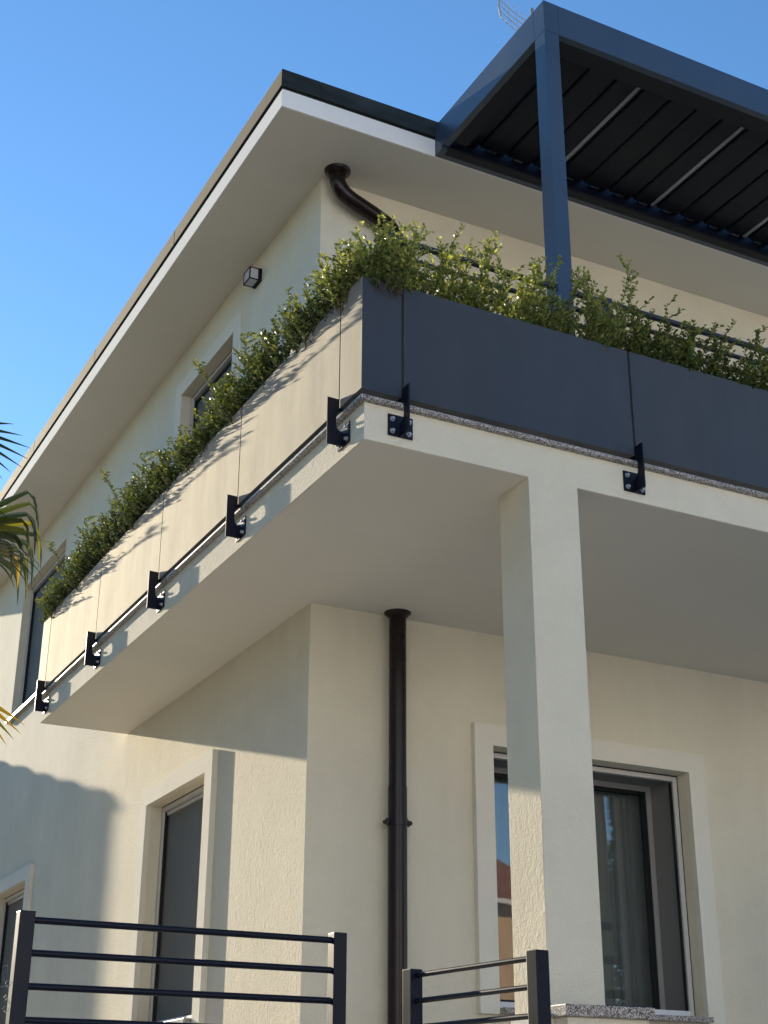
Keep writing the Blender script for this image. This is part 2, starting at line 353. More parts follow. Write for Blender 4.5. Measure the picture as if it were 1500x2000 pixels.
# ---- windows (part > sub-parts)
def window(T, hole, protr, style, label=None, trim_sides=True, screen=True, sill_out=0.05):
    u0, u1, v0, v1 = hole
    def bx(mb, a, b, c, d, n0, n1):
        P = [T(u, v, n) for u in (a, b) for v in (c, d) for n in (n0, n1)]
        xs, ys, zs = zip(*P); return mb.box(min(xs), max(xs), min(ys), max(ys), min(zs), max(zs))
    e = 0.0015; t = 0.032
    fr = MB()
    bx(fr, u0 + 0.010, u0 + 0.010 + t, v0 + 0.002, v1 - 0.010, -0.115, -0.078); bx(fr, u1 - 0.010 - t, u1 - 0.010, v0 + 0.002, v1 - 0.010, -0.115, -0.078)
    bx(fr, u0 + 0.0105 + t, u1 - 0.0105 - t, v1 - 0.010 - t * 0.9, v1 - 0.010, -0.115, -0.078)
    w = fr.build('window', M['alu'], house, label=label)
    sg = MB(); bx(sg, u0 + e, u0 + 0.009, v0 + e, v1 - e, -0.116, -0.080); bx(sg, u1 - 0.009, u1 - e, v0 + e, v1 - e, -0.116, -0.080); bx(sg, u0 + 0.0095, u1 - 0.0095, v1 - 0.009, v1 - e, -0.116, -0.080)
    bx(sg, u0 + 0.0105 + t, u0 + 0.018 + t, v0 + 0.03, v1 - 0.012 - t, -0.114, -0.092); bx(sg, u1 - 0.018 - t, u1 - 0.0105 - t, v0 + 0.03, v1 - 0.012 - t, -0.114, -0.092)
    sg.build('rubber_seal', M['seal'], w)
    if protr:
        tw = 0.13
        tr = MB()
        bx(tr, u0 - tw, u0 - 0.0005, v0 - 0.035, v1 + tw, 0.0005, protr); bx(tr, u1 + 0.0005, u1 + tw, v0 - 0.035, v1 + tw, 0.0005, protr)
        bx(tr, u0, u1, v1 + 0.0005, v1 + tw, 0.0005, protr)
        o = tr.build('window_trim', M['trim'], w)
    sl = MB(); bx(sl, u0 - (0.02 if not protr else -0.002), u1 + (0.02 if not protr else -0.002), v0 - 0.032, v0 - 0.001, -0.069 if protr else 0.0008, protr + sill_out)
    sl.build('window_sill', M['granite'], w, bevel=0.003)
    # inner jamb liner, frame, panes
    jl = MB(); a, b, c, d = u0 + 0.004, u1 - 0.004, v0 + 0.004, v1 - 0.004
    bx(jl, a, a + 0.02, c, d, -0.34, -0.126); bx(jl, b - 0.02, b, c, d, -0.34, -0.126); bx(jl, a + 0.0205, b - 0.0205, d - 0.02, d, -0.34, -0.126)
    jl.build('jamb_liner', M['jamb'], w)
    fi = MB(); k = 0.055; a += 0.002; b -= 0.002
    mid = (a + b) / 2
    bx(fi, a, a + k, c, d, -0.40, -0.342); bx(fi, b - k, b, c, d, -0.40, -0.342); bx(fi, a + k, b - k, d - k, d, -0.40, -0.342); bx(fi, a + k, b - k, c, c + k, -0.40, -0.342)
    bx(fi, mid - 0.04, mid + 0.04, c + k, d - k, -0.40, -0.345)
    f = fi.build('frame', M['frame_grey'], w)
    for (p, q) in ((a + k, mid - 0.04), (mid + 0.04, b - k)):
        rs = MB(); g = 0.022
        bx(rs, p, p + g, c + k, d - k, -0.395, -0.350); bx(rs, q - g, q, c + k, d - k, -0.395, -0.350); bx(rs, p + g, q - g, d - k - g, d - k, -0.395, -0.350); bx(rs, p + g, q - g, c + k, c + k + g, -0.395, -0.350)
        rs.build('sash', M['seal'], w)
        pn = MB(); bx(pn, p + g, q - g, c + k + g, d - k - g, -0.378, -0.374); pn.build('pane', M['glass'], w)
    cu = MB(); nseg = 260
    pts = []
    for i in range(nseg + 1):
        uu = a + 0.02 + (b - a - 0.04) * i / nseg
        dn = 0.0075 * math.sin(i * 0.42 + 1.3 * math.sin(i * 0.09)) + 0.004 * math.sin(i * 0.13)
        pts.append((uu, dn))
    vs = []
    for uu, dn in pts:
        for vv in (c + 0.02, d - 0.02): vs.append(T(uu, vv, -0.46 + dn))
    cu.add(vs, [(2 * i, 2 * i + 2, 2 * i + 3, 2 * i + 1) for i in range(nseg)])
    cu.build('curtain', M['curtain'], w, smooth=True)
    if screen:
        ms = MB(); bx(ms, u0 + 0.0185 + t, u1 - 0.0185 - t, v0 + 0.004, v1 - 0.012 - t, -0.124, -0.119); ms.build('insect_screen', M['screen'], w)
        hb = MB(); bx(hb, u0 + 0.0185 + t, u1 - 0.0185 - t, v1 - 0.034 - t, v1 - 0.0125 - t, -0.1185, -0.105)
        hb.build('screen_rail', M['alu'] if style != 'dark' else M['seal'], w)
    br = MB(); bx(br, u0 + 0.045, u1 - 0.045, v0 + 0.001, v0 + 0.042, -0.118, -0.070); br.build('bottom_rail', M['white_metal'], w)
    return w
window(TS, W3, 0.042, 'a', 'tall window with raised surround on sunlit side wall, ground floor')
w4 = window(TS, W4, 0.042, 'a', 'ground floor side window farthest left, with pale sticker')
window(TS, W1, 0.012, 'dark', 'upper side window above the balcony planters')
window(TS, W2, 0.0, 'dark', 'upper side window with sunlit granite sill')
window(TF, W5, 0.042, 'b', 'front window with curtain behind the square pillar', screen=False)
# pale sticker on the far left window screen
st = MB(); sx = B + 0.1175
def sline(pts, w=0.007):
    for (a, b), (c, d) in zip(pts, pts[1:]):
        A = Vector((sx, a, b)); Bq = Vector((sx, c, d)); t = (Bq - A).normalized(); nn = Vector((1, 0, 0)).cross(t) * w / 2
        st.extr([A - nn, Bq - nn, Bq + nn, A + nn], (-0.001, 0, 0))
cy, cz = 9.42, -1.50; hy, hz = 0.16, 0.095; q = 0.03
sline([(cy - hy + q, cz + hz), (cy + hy - q, cz + hz), (cy + hy, cz + hz - q), (cy + hy, cz - hz + q), (cy + hy - q, cz - hz), (cy - hy + q, cz - hz), (cy - hy, cz - hz + q), (cy - hy, cz + hz - q), (cy - hy + q, cz + hz)])
sline([(cy - 0.09, cz + 0.05), (cy - 0.03, cz + 0.0), (cy - 0.08, cz - 0.05), (cy - 0.02, cz - 0.03), (cy + 0.04, cz + 0.05), (cy + 0.09, cz + 0.0), (cy + 0.05, cz - 0.05)])
st.build('sticker', M['white_print'], w4)

# ---- downpipes (parts of the house)
def arc(p0, p1, p2, n=8):
    p0, p1, p2 = map(Vector, (p0, p1, p2)); return [(1 - t) ** 2 * p0 + 2 * t * (1 - t) * p1 + t * t * p2 for t in [i / n for i in range(n + 1)]]
px, py = 1.243, C - 0.080
dp = MB().tube([(px, py, -0.012), (px, py, -1.06)], 0.0515, 28).build('downpipe', M['brown_pipe'], house, smooth=True, autosm=0.8)
MB().tube([(px, py, -1.06), (px, py, PZ)], 0.055, 28).build('downpipe_lower_length', M['brown_pipe'], dp, smooth=True, autosm=0.8)
MB().tube([(px, py, -0.001), (px, py, -0.006), (px, py, -0.016), (px, py, -0.03)], [0.083, 0.083, 0.072, 0.056], 32).build('pipe_collar', M['brown_pipe'], dp, smooth=True, autosm=0.8)
cl = MB().tube([(px, py, -1.285), (px, py, -1.245)], 0.060, 28)
for sgn in (-1, 1):
    cl.tube([(px + sgn * 0.074, py - 0.018, -1.265), (px + sgn * 0.074, py + 0.018, -1.265)], 0.013, 12)
    cl.box(px + sgn * 0.066 - 0.010, px + sgn * 0.066 + 0.010, py - 0.006, py + 0.006, -1.283, -1.247)
cl.tube([(px, py + 0.06, -1.265), (px, C, -1.265)], 0.006, 8)
cl.build('pipe_clamp', M['brown_pipe'], dp, smooth=True, autosm=0.6)
path = [(0.765, 1.99, 3.058), (0.765, 1.99, 3.02)] + arc((0.765, 1.99, 3.0), (0.77, 1.99, 2.90), (0.90, 2.0, 2.862), 8) + \
       [(1.06, 2.01, 2.81)] + arc((1.10, 2.013, 2.795), (1.243, 2.02, 2.745), (1.243, 2.022, 2.60), 9) + [(1.243, 2.022, 2.3), (1.243, 2.022, GT)]
du = MB().tube(path, 0.0535, 24).build('downpipe', M['brown_pipe'], house, smooth=True)
MB().tube([(0.765, 1.99, 3.0584), (0.765, 1.99, 3.045), (0.765, 1.99, 3.035), (0.765, 1.99, 3.015)], [0.090, 0.088, 0.075, 0.056], 28).build('pipe_collar', M['brown_pipe'], du, smooth=True, autosm=0.8)

# ---- wall lamp
lamp = thing('wall_lamp', (B, 3.185, 2.865), 'small square outdoor lamp on the upper side wall under the eaves', 'wall lamp')
x0, x1, y0, y1, z0, z1 = B - 0.098, B - 0.0005, 3.125, 3.245, 2.815, 2.915
MB().box(x0 + 0.004, x1 - 0.02, y0 + 0.004, y1 - 0.004, z0 + 0.004, z1 - 0.004).build('diffuser', M['diffuser'], lamp)
e = MB(); t = 0.008
for x in (x0, x1 - 0.028):
    for (a, b) in ((y0, y0 + t), (y1 - t, y1)): e.box(x, x + t, a, b, z0, z1)
    for (a, b) in ((z0, z0 + t), (z1 - t, z1)): e.box(x + 0.0004, x + t - 0.0004, y0 + t, y1 - t, a, b)
for y in (y0, y1 - t):
    for z in (z0, z1 - t): e.box(x0 + t, x1 - 0.028, y + 0.0004, y + t - 0.0004, z + 0.0004, z + t - 0.0004)
e.build('lamp_frame', M['black_metal'], lamp)
MB().box(x1 - 0.02, x1, y0 - 0.002, y1 + 0.002, z0 - 0.002, z1 + 0.002).build('back_plate', M['black_metal'], lamp)

# ---------------------------------------------------------------- planters
PD = 0.0317; PB = 0.2385; PT = 0.840; IN = 0.19
def planter_body(x0, x1, y0, y1, root):
    z0, z1 = PB + 0.001, PT - 0.012; t = 0.006
    MB().box(x0, x1, y0, y1, z0, z0 + 0.01).build('base', M['panel'], root)
    b = MB()
    b.box(x0, x1, y0, y0 + t, z0 + 0.0105, z1); b.box(x0, x1, y1 - t, y1, z0 + 0.0105, z1)
    b.box(x0, x0 + t, y0 + t, y1 - t, z0 + 0.0105, z1); b.box(x1 - t, x1, y0 + t, y1 - t, z0 + 0.0105, z1)
    b.build('inner_box', M['panel'], root)
    MB().box(x0 + t, x1 - t, y0 + t, y1 - t, 0.70, 0.765).build('soil', M['soil'], root)
ordn = ['first', 'second', 'third', 'fourth']
js = [0.2048, 1.477, 2.7761, 4.0886, 5.4008]
G = 0.005
for i in range(4):
    a, b = js[i] + G, js[i + 1] - G
    r = thing('planter', (0.08, (a + b) / 2, GT), f'long metal planter panel on the sunlit side, {ordn[i]} after the corner box', 'planter', 'planters along the side of the balcony')
    MB().box(-PD, -PD + 0.004, a, b, PB, PT).build('front_panel', M['panel'], r)
    planter_body(-PD + 0.0045, IN, a, b, r)
jf = [0.1843, 1.5086, 2.833, 4.157]
for i in range(3):
    a, b = jf[i] + 0.008, jf[i + 1] - 0.008
    r = thing('planter', ((a + b) / 2, 0.08, GT), ['long blue grey planter panel on the shaded front between the two front brackets', 'blue grey front planter panel running out of the right edge', 'last blue grey front planter panel beyond the right edge'][i], 'planter', 'planters along the front of the balcony')
    MB().box(a, b, -PD, -PD + 0.004, PB, PT).build('front_panel', M['panel'], r)
    planter_body(a, b, -PD + 0.0045, IN, r)
    MB().box(a - 0.0155, a - 0.0005, -PD + 0.006, IN - 0.01, PB, PT - 0.01).build('joint_seal', M['seal'], r)  # black strip added in the gap to stop light leaking through
r = thing('corner_planter', (0.08, 0.08, GT), 'short corner planter box folded round the balcony corner', 'planter')
a = 0.2048 - G; b = 0.1843 - 0.008
MB().prism([(-PD, -PD), (b, -PD), (b, -PD + 0.004), (-PD + 0.004, -PD + 0.004), (-PD + 0.004, a), (-PD, a)], PB, PT).build('front_panel', M['panel'], r)
planter_body(-PD + 0.0045, b, -PD + 0.0045, a, r)
r = thing('end_planter', (0.08, 5.53, GT), 'short bright end planter box at the far left of the side row', 'planter')
a, b = 5.4008 + G, 5.66
MB().extr([(-PD - 0.001, a, PB), (-PD - 0.001, a, PT), (-PD + 0.006, b, PT), (-PD + 0.006, b, PB)], (0.004, 0, 0)).build('front_panel', M['panel'], r)
planter_body(-PD + 0.012, IN, a, b, r)

# ---------------------------------------------------------------- brackets
def bracket_side():
    r = thing('planter_bracket', (0, 0, 0.16), '', 'bracket', 'black brackets carrying the planters')
    t = 0.008
    # blade in the xz plane (C shape around the stone edge)
    pts = [(-0.0075, 0.045), (-0.092, 0.045), (-0.092, 0.288), (-0.034, 0.286), (-0.034, 0.2365), (0.030, 0.2365), (0.030, 0.2215), (-0.030, 0.2215), (-0.042, 0.210), (-0.046, 0.190), (-0.046, 0.150), (-0.040, 0.132), (-0.028, 0.120), (-0.0075, 0.112)]
    bl = MB().extr([(x, -t / 2, z - 0.16) for x, z in pts], (0, t, 0)); bl.build('blade', M['black_metal'], r, local=True, bevel=0.0012)
    pl = MB().box(-0.008, -0.0008, -0.065, 0.065, 0.045 - 0.16, 0.155 - 0.16); pl.build('wall_plate', M['black_metal'], r, local=True, bevel=0.0025)
    for yy in (-0.043, 0.043):
        for zz in (0.068, 0.130):
            z = zz - 0.16
            MB().tube([(-0.0082, yy, z), (-0.0105, yy, z), (-0.0107, yy, z), (-0.021, yy, z), (-0.024, yy, z)], [0.0125, 0.0125, 0.0085, 0.0085, 0.006], 10).build('bolt', M['bolt'], r, local=True, smooth=True, autosm=0.6)
    return r
b0 = bracket_side()
names_s = ['nearest the balcony corner on the sunlit side', 'second from the corner on the sunlit side', 'third from the corner on the sunlit side', 'fourth from the corner on the sunlit side', 'farthest left, under the end of the side planters']
for i, y in enumerate(js):
    o = b0 if i == 0 else copy_tree(b0)
    o.location = (0, y, 0.16); o['label'] = 'black bolted steel bracket ' + names_s[i]
for i, x in enumerate(jf):
    o = copy_tree(b0); o.rotation_euler = (0, 0, math.radians(90)); o.location = (x, 0, 0.16)
    o['label'] = 'black steel bracket with silver bolts, ' + ['left one on the shaded front by the corner', 'right one on the shaded front under the panel joint', 'beyond the right edge on the shaded front', 'far right end of the shaded front'][i]

# ---------------------------------------------------------------- inner balustrade
def balustrade(name, p0, p1, z0, ztop, posts, label, post=0.04, n=4, step=0.10, rr=0.014, toprr=0.018, group=None, mat='black_metal'):
    p0 = Vector(p0); p1 = Vector(p1); d = (p1 - p0).normalized(); nn = Vector((-d.y, d.x, 0))
    r = thing(name, ((p0.x + p1.x) / 2, (p0.y + p1.y) / 2, z0), label, 'railing', group)
    h = post / 2
    for t in posts:
        c = p0 + d * t
        q = [c - d * h - nn * h, c + d * h - nn * h, c + d * h + nn * h, c - d * h + nn * h]
        MB().prism([(v.x, v.y) for v in q], z0, ztop + 0.012).build('post', M[mat], r, bevel=0.0025)
    for k in range(n):
        for a, b in zip(posts, posts[1:]):
            A = p0 + d * (a + h - 0.001); Bq = p0 + d * (b - h + 0.001); z = ztop - k * step - 0.012
            MB().tube([(A.x, A.y, z), (Bq.x, Bq.y, z)], toprr if k == 0 else rr, 12).build('rail', M[mat], r, smooth=True, autosm=0.8)
    return r
balustrade('inner_railing', (0.262, 0.262, 0), (6.0, 0.262, 0), GT, 1.335, [0, 1.36, 2.7, 4.0, 5.6], 'dark metal railing with round bars behind the front shrubs', n=9, mat='rail')
balustrade('inner_railing', (0.262, 0.302, 0), (0.262, 5.5, 0), GT, 1.335, [0.02, 1.3, 2.6, 3.9, 5.15], 'dark metal railing half hidden behind the side shrubs', n=9, mat='rail')

# ---------------------------------------------------------------- foreground railings
fr = balustrade('terrace_railing', (-1.517, -0.82, 0), (-0.483, -0.82, 0), PZ, -2.302, [0, 1.034], 'black foreground railing at lower left with four horizontal bars', post=0.047, n=8, step=0.0945, rr=0.0105, toprr=0.0105)
wt = MB()
for zz, tilt in ((-2.505, 0.01), (-2.545, -0.012), (-2.575, 0.008)):
    wt.tube([(-1.543, -0.846, zz + tilt), (-1.551, -0.838, zz - tilt * 0.5), (-1.553, -0.815, zz), (-1.547, -0.800, zz + 0.006)], 0.0007, 6)
    wt.tube([(-1.545, -0.842, zz + tilt), (-1.560, -0.850, zz + 0.012), (-1.565, -0.846, zz + 0.004)], 0.0006, 5)
wt.build('wire_tie', M['galv'], fr)
p0 = Vector((0.270, 0.055, 0)); p1 = Vector((0.352, -0.735, 0))
balustrade('terrace_railing', p0, p1, PZ, -2.302, [0, (p1 - p0).length], 'short black railing running up to the square pillar, lower centre', post=0.058, n=8, step=0.098, rr=0.0105, toprr=0.0105)
lt = thing('cylinder_lamp', (-1.592, -0.80, PZ), 'small cylindrical post lamp at the bottom left edge beside the railing post', 'lamp')
MB().tube([(-1.592, -0.80, PZ), (-1.592, -0.80, -2.70)], 0.012, 12).build('stem', M['black_metal'], lt, smooth=True, autosm=0.8)
MB().tube([(-1.592, -0.80, -2.70), (-1.592, -0.80, -2.585)], 0.028, 24).build('diffuser', M['diffuser'], lt, smooth=True, autosm=0.8)
MB().tube([(-1.592, -0.80, -2.585), (-1.592, -0.80, -2.574), (-1.592, -0.80, -2.569)], [0.032, 0.032, 0.02], 24).build('lid', M['black_metal'], lt, smooth=True, autosm=0.8)
MB().tube([(-1.592, -0.80, -2.618), (-1.592, -0.80, -2.612)], 0.0295, 24).build('ring', M['black_metal'], lt, smooth=True, autosm=0.8)

# ---------------------------------------------------------------- pergola
X1 = 1.272; Y1 = 0.227; ZB = 3.083; ZT = 3.304; XE = 4.72; YR = RY - 0.002
pg = thing('pergola', (2.9, 0.9, GT), 'dark blue grey aluminium louvred pergola against the roof edge', 'pergola')
MB().box(X1, X1 + 0.098, Y1, Y1 + 0.108, GT, ZB - 0.004).build('post', M['pergola'], pg, bevel=0.002)
MB().box(XE - 0.098, XE, Y1, Y1 + 0.108, GT, ZB - 0.004).build('post', M['pergola'], pg, bevel=0.002)
bt = 0.045
MB().box(X1 + 0.10, XE, Y1, Y1 + bt, ZB, ZT).build('front_beam', M['pergola'], pg, bevel=0.002)
MB().box(X1, X1 + bt, Y1 + 0.111, YR - 0.09, ZB, ZT).build('side_beam', M['pergola'], pg, bevel=0.002)
MB().prism([(X1, Y1), (X1 + 0.099, Y1), (X1 + 0.099, Y1 + bt), (X1 + bt, Y1 + bt), (X1 + bt, Y1 + 0.110), (X1, Y1 + 0.110)], ZB - 0.001, ZT + 0.001).build('corner_cap', M['pergola'], pg, bevel=0.002)
MB().box(X1 - 0.001, X1 + bt, YR - 0.088, YR, 3.0605, ZT + 0.001).build('corner_cap', M['pergola'], pg, bevel=0.002)
MB().box(XE - bt, XE, Y1 + bt + 0.001, YR, ZB, ZT).build('side_beam', M['pergola'], pg, bevel=0.002)
MB().box(X1 + bt + 0.001, XE - bt - 0.001, YR - 0.04, YR, 3.0605, ZT).build('rear_beam', M['pergola'], pg, bevel=0.002)
MB().box(X1 + bt + 0.001, XE - bt - 0.001, YR - 0.0415, YR - 0.0403, 3.0845, ZT - 0.002).build('gutter_lining', M['black_metal'], pg)  # dark sheet added over the beam face to dim its sky glints
# inner gutters (ledges) round the opening
gi = MB()
gi.box(X1 + bt + 0.001, XE - bt - 0.001, Y1 + bt + 0.001, Y1 + 0.165, ZB + 0.001, ZB + 0.022)
gi.box(X1 + bt + 0.001, XE - bt - 0.001, YR - 0.10, YR - 0.041, 3.062, ZB + 0.001)
gi.box(X1 + bt + 0.001, X1 + 0.15, Y1 + 0.1655, YR - 0.1605, ZB + 0.001, ZB + 0.022)
gi.box(XE - 0.15, XE - bt - 0.001, Y1 + 0.1655, YR - 0.1605, ZB + 0.001, ZB + 0.022)
gi.build('gutter', M['louvre'], pg, bevel=0.0015)
gl = MB()
gl.box(X1 + 0.15, XE - 0.15, Y1 + 0.160, Y1 + 0.165, ZB + 0.0225, ZT - 0.06)
gl.box(X1 + 0.145, X1 + 0.15, Y1 + 0.166, YR - 0.165, ZB + 0.0225, ZT - 0.06)
gl.box(XE - 0.15, XE - 0.145, Y1 + 0.166, YR - 0.165, ZB + 0.0225, ZT - 0.06)
gl.build('gutter_lip', M['louvre'], pg)
pitch = 0.2095; lx = 1.447 - 0.0; k = 0
lx = 2.150 - 0.158 - 3 * pitch
SZ = ZB + 0.10
while lx < XE - 0.16:
    # blade: shallow hollow profile extruded along Y, with a lower lip that makes the seam
    y0, y1 = Y1 + 0.17, YR - 0.085
    w = pitch
    prof = [(-0.012, 0.020), (0.0, 0.004), (0.010, 0.0), (w - 0.036, 0.0), (w - 0.022, 0.004), (w - 0.016, 0.013), (w - 0.016, 0.0185), (w - 0.001, 0.0185), (w - 0.001, 0.030), (w * 0.5, 0.042), (0.0, 0.034), (-0.012, 0.030)]
    prof = [(a * 1.0, b) for a, b in prof]; prof[0] = (0.0, 0.0195); prof[-1] = (0.0, 0.030)
    sl = MB().extr([(lx + a, y0, SZ + b) for a, b in prof], (0, y1 - y0, 0)).build('louvre', M['louvre'], pg)
    MB().box(lx + w * 0.35, lx + w * 0.65, y1 + 0.001, y1 + 0.030, SZ + 0.010, SZ + 0.022).build('pivot', M['bolt'], sl)
    if (k - 3) % 4 == 0:
        MB().box(lx + 0.145, lx + 0.172, y0 + 0.02, y1 - 0.005, SZ - 0.004, SZ - 0.0006).build('light_strip', M['led'], sl)
    lx += pitch; k += 1
# flat cover strip in front of the pivots, notched at every blade
cv = MB(); lx2 = 2.150 - 0.158 - 3 * pitch
while lx2 < XE - 0.16:
    cv.box(lx2 + 0.075, lx2 + pitch - 0.002, YR - 0.080, YR - 0.0415, SZ + 0.030, SZ + 0.034)
    lx2 += pitch
cv.build('pivot_cover', M['louvre'], pg)

# ---------------------------------------------------------------- antenna
an = thing('antenna', (5.05, 6.0, 3.3), 'grid television antenna on the roof, peeking above the pergola beam', 'antenna')
MB().tube([(5.25, 6.1, 3.3), (5.25, 6.1, 9.75)], 0.022, 10).build('mast', M['galv'], an, smooth=True)
g = MB(); P0 = Vector((4.716, 6, 9.60)); P1 = Vector((4.73, 6, 9.33)); D = Vector((0.42, 0.05, -0.13))
for t in (0, 0.33, 0.66, 1):
    a = P0.lerp(P1, t); pts = [a + D * q + Vector((0, 0, -0.10 * q * (1 - q))) for q in (0, .25, .5, .75, 1, 1.3)]
    g.tube(pts, 0.006, 6)
g.build('reflector_bar', M['galv'], an)
g = MB(); g.tube([P0, P0.lerp(P1, .5) + Vector((-0.015, 0, 0)), P1], 0.012, 8); g.tube([P0 + D * 1.3, P1 + D * 1.3], 0.010, 8)
for q in (.3, .6, .9): g.tube([P0 + D * q, P1 + D * q], 0.005, 6)
g.build('reflector_frame', M['galv'], an)
g = MB()
for i in range(9):
    q = i / 8 * 1.2; a = P0.lerp(P1, 1.05) + D * q; g.tube([a, a + Vector((-0.03, -0.05, -0.045))], 0.003, 5)
    a = P0 + D * q; g.tube([a, a + Vector((0.02, -0.05, 0.045))], 0.003, 5)
g.tube([P1 + D * 1.3, Vector((5.25, 6.1, 9.2))], 0.012, 8)
g.build('element_rod', M['galv'], an)

# ---------------------------------------------------------------- shrubs
def leaf(mb, p, d, up, ln, wd, tint):
    d = d.normalized(); side = d.cross(up)
    if side.length < 1e-3: side = d.cross(Vector((1, 0.2, 0)))
    side.normalize(); nn = side.cross(d)
    curl = random.uniform(-0.10, 0.22) * ln
    b = p; m_ = p + d * ln * 0.5 - nn * ln * 0.06; t = p + d * ln - nn * curl
    l = p + d * ln * 0.46 + side * wd / 2 + nn * wd * 0.18; r = p + d * ln * 0.46 - side * wd / 2 + nn * wd * 0.18
    n = len(mb.v); mb.v += [tuple(b), tuple(l), tuple(t), tuple(r), tuple(m_)]
    mb.f += [(n, n + 4, n + 1), (n + 4, n + 2, n + 1), (n, n + 3, n + 4), (n + 4, n + 3, n + 2)]; mb.tint += [tint] * 4
def shrub_mesh(seed, shoots, hmin, hmax, spread, size, lean=0.22):
    rnd = random.Random(seed); random.seed(seed * 13 + 5)
    lv = MB(); stm = MB()
    for _ in range(shoots):
        p = Vector((rnd.uniform(-0.055, 0.055), rnd.uniform(-spread, spread), 0))
        d = Vector((rnd.gauss(-0.10, lean + 0.03), rnd.gauss(0, 0.38), 1)).normalized()
        H = rnd.uniform(hmin, hmax) if rnd.random() < 0.8 else rnd.uniform(hmin, hmin * 1.2)
        n = int(H / 0.022) + 2; pts = [p.copy()]
        for i in range(n):
            d = (d + Vector((rnd.gauss(-0.004, 0.07), rnd.gauss(0, 0.07), rnd.gauss(0.03, 0.05)))).normalized()
            p = p + d * (H / n); pts.append(p.copy())
            f = i / n
            if p.z < 0.03: continue
            # side twigs, shorter towards the tip
            if rnd.random() < 0.80 * (1 - f * 0.55):
                ang = rnd.uniform(0, 6.283); tl = rnd.uniform(0.05, 0.16) * (1.1 - f * 0.6)
                td = (Vector((math.cos(ang), math.sin(ang), rnd.uniform(0.25, 0.9)))).normalized(); tp = p.copy()
                k = max(2, int(tl / 0.017)); tpts = [tp.copy()]
                for j in range(k):
                    tp = tp + td * (tl / k); td = (td + Vector((rnd.gauss(0, .1), rnd.gauss(0, .1), 0.08))).normalized(); tpts.append(tp.copy())
                    for sg in (-1, 1):
                        aa = rnd.uniform(0, 6.283)
                        ld = (td * 0.6 + Vector((math.cos(aa), math.sin(aa), rnd.uniform(-0.2, 0.5))) * 0.8)
                        leaf(lv, tp, ld, Vector((0, 0, 1)), size * rnd.uniform(0.65, 1.15), size * rnd.uniform(0.50, 0.70), min(0.66, 0.12 + 0.30 * f + 0.22 * (j / k) + rnd.uniform(-0.06, 0.10)))
                stm.tube([tpts[0], tpts[-1]], 0.0013, 3, False)
            aa = rnd.uniform(0, 6.283)
            for sg in (0, math.pi):
                ld = d * 0.55 + Vector((math.cos(aa + sg), math.sin(aa + sg), 0.15)) * 0.8
                leaf(lv, p, ld, Vector((0, 0, 1)), size * rnd.uniform(0.7, 1.2) * (1.0 if f < 0.9 else 0.7), size * rnd.uniform(0.50, 0.70), min(0.74, 0.10 + 0.42 * f + rnd.uniform(-0.05, 0.12)))
        stm.tube(pts, [0.0040 * (1 - 0.75 * i / len(pts)) for i in range(len(pts))], 4, False)
    return lv, stm
SRC = []
for sd_, sh, h0, h1, sp in ((1, 32, .22, .46, .22), (2, 29, .20, .50, .22), (3, 33, .22, .45, .22), (4, 29, .20, .52, .22), (5, 25, .22, .42, .22), (6, 23, .22, .45, .22)):
    lv, stm = shrub_mesh(sd_, sh, h0, h1, sp, 0.0305)
    a = lv.build('foliage', M['leaf'], None, local=True); b = stm.build('stem', M['stem'], None, local=True)
    SRC.append((a.data, b.data)); bpy.data.objects.remove(a); bpy.data.objects.remove(b)
def place_shrub(v, loc, rot, scale, label, light=False):
    r = thing('shrub', loc, label, 'shrub', 'evergreen shrubs growing in the balcony planters')
    r.rotation_euler = (0, 0, rot); r.scale = scale
    for nm, me in zip(('foliage', 'stem'), SRC[v]):
        o = bpy.data.objects.new(nm, me); COL.objects.link(o); o.parent = r
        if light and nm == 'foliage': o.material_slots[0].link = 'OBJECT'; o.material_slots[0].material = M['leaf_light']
rs = random.Random(11)
pos3 = ['near end', 'middle', 'far end']
SC = [1.05, 1.0, 1.12, 1.0, 0.85, 0.95, 1.1, 1.05, 1.2, 1.2, 1.05, 1.0]
for i in range(4):
    a, b = js[i], js[i + 1]
    for k in range(3):
        y = a + (b - a) * (k + 0.5) / 3 + rs.uniform(-0.03, 0.03)
        q = i * 3 + k; v = [0, 1, 2, 3, 0, 1, 2, 3, 1, 2, 3, 0][q]
        fl = 0 if rs.random() < 0.5 else 0.12
        place_shrub(v, (0.045, y, 0.757), rs.uniform(-0.12, 0.12), (1.0, 1.0, 0.95 * SC[q] * rs.uniform(0.92, 1.06)), f'dense dark green shrub at the {pos3[k]} of the {ordn[i]} side planter after the corner')
place_shrub(1, (0.075, 5.53, 0.757), 0.1, (1, 0.75, 0.92), 'small shrub at the far left end of the side planter row')
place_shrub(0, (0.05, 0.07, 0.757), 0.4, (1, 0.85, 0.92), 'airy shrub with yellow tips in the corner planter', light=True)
fr3 = ['left end', 'middle', 'right end']
for i in range(3):
    a, b = jf[i], jf[i + 1]
    for k in range(3):
        x = a + (b - a) * (k + 0.5) / 3 + rs.uniform(-0.03, 0.03)
        v = ([5, 1, 3], [4, 5, 4], [5, 4, 5])[i][k]
        pl = ['the front planter between the brackets', 'the front planter at the right edge', 'the last front planter beyond the right edge'][i]
        tone = 'sunlit' if (i == 0 and k < 2) else 'shaded'
        place_shrub(v, (x, 0.075, 0.757), math.pi / 2 + rs.uniform(-0.1, 0.1), (1, 1.0, (1.20 if i == 0 else (1.12 if k % 2 == 0 else 0.9)) * rs.uniform(0.93, 1.05)), f'{tone} leafy shrub at the {fr3[k]} of {pl}', light=(i == 0))

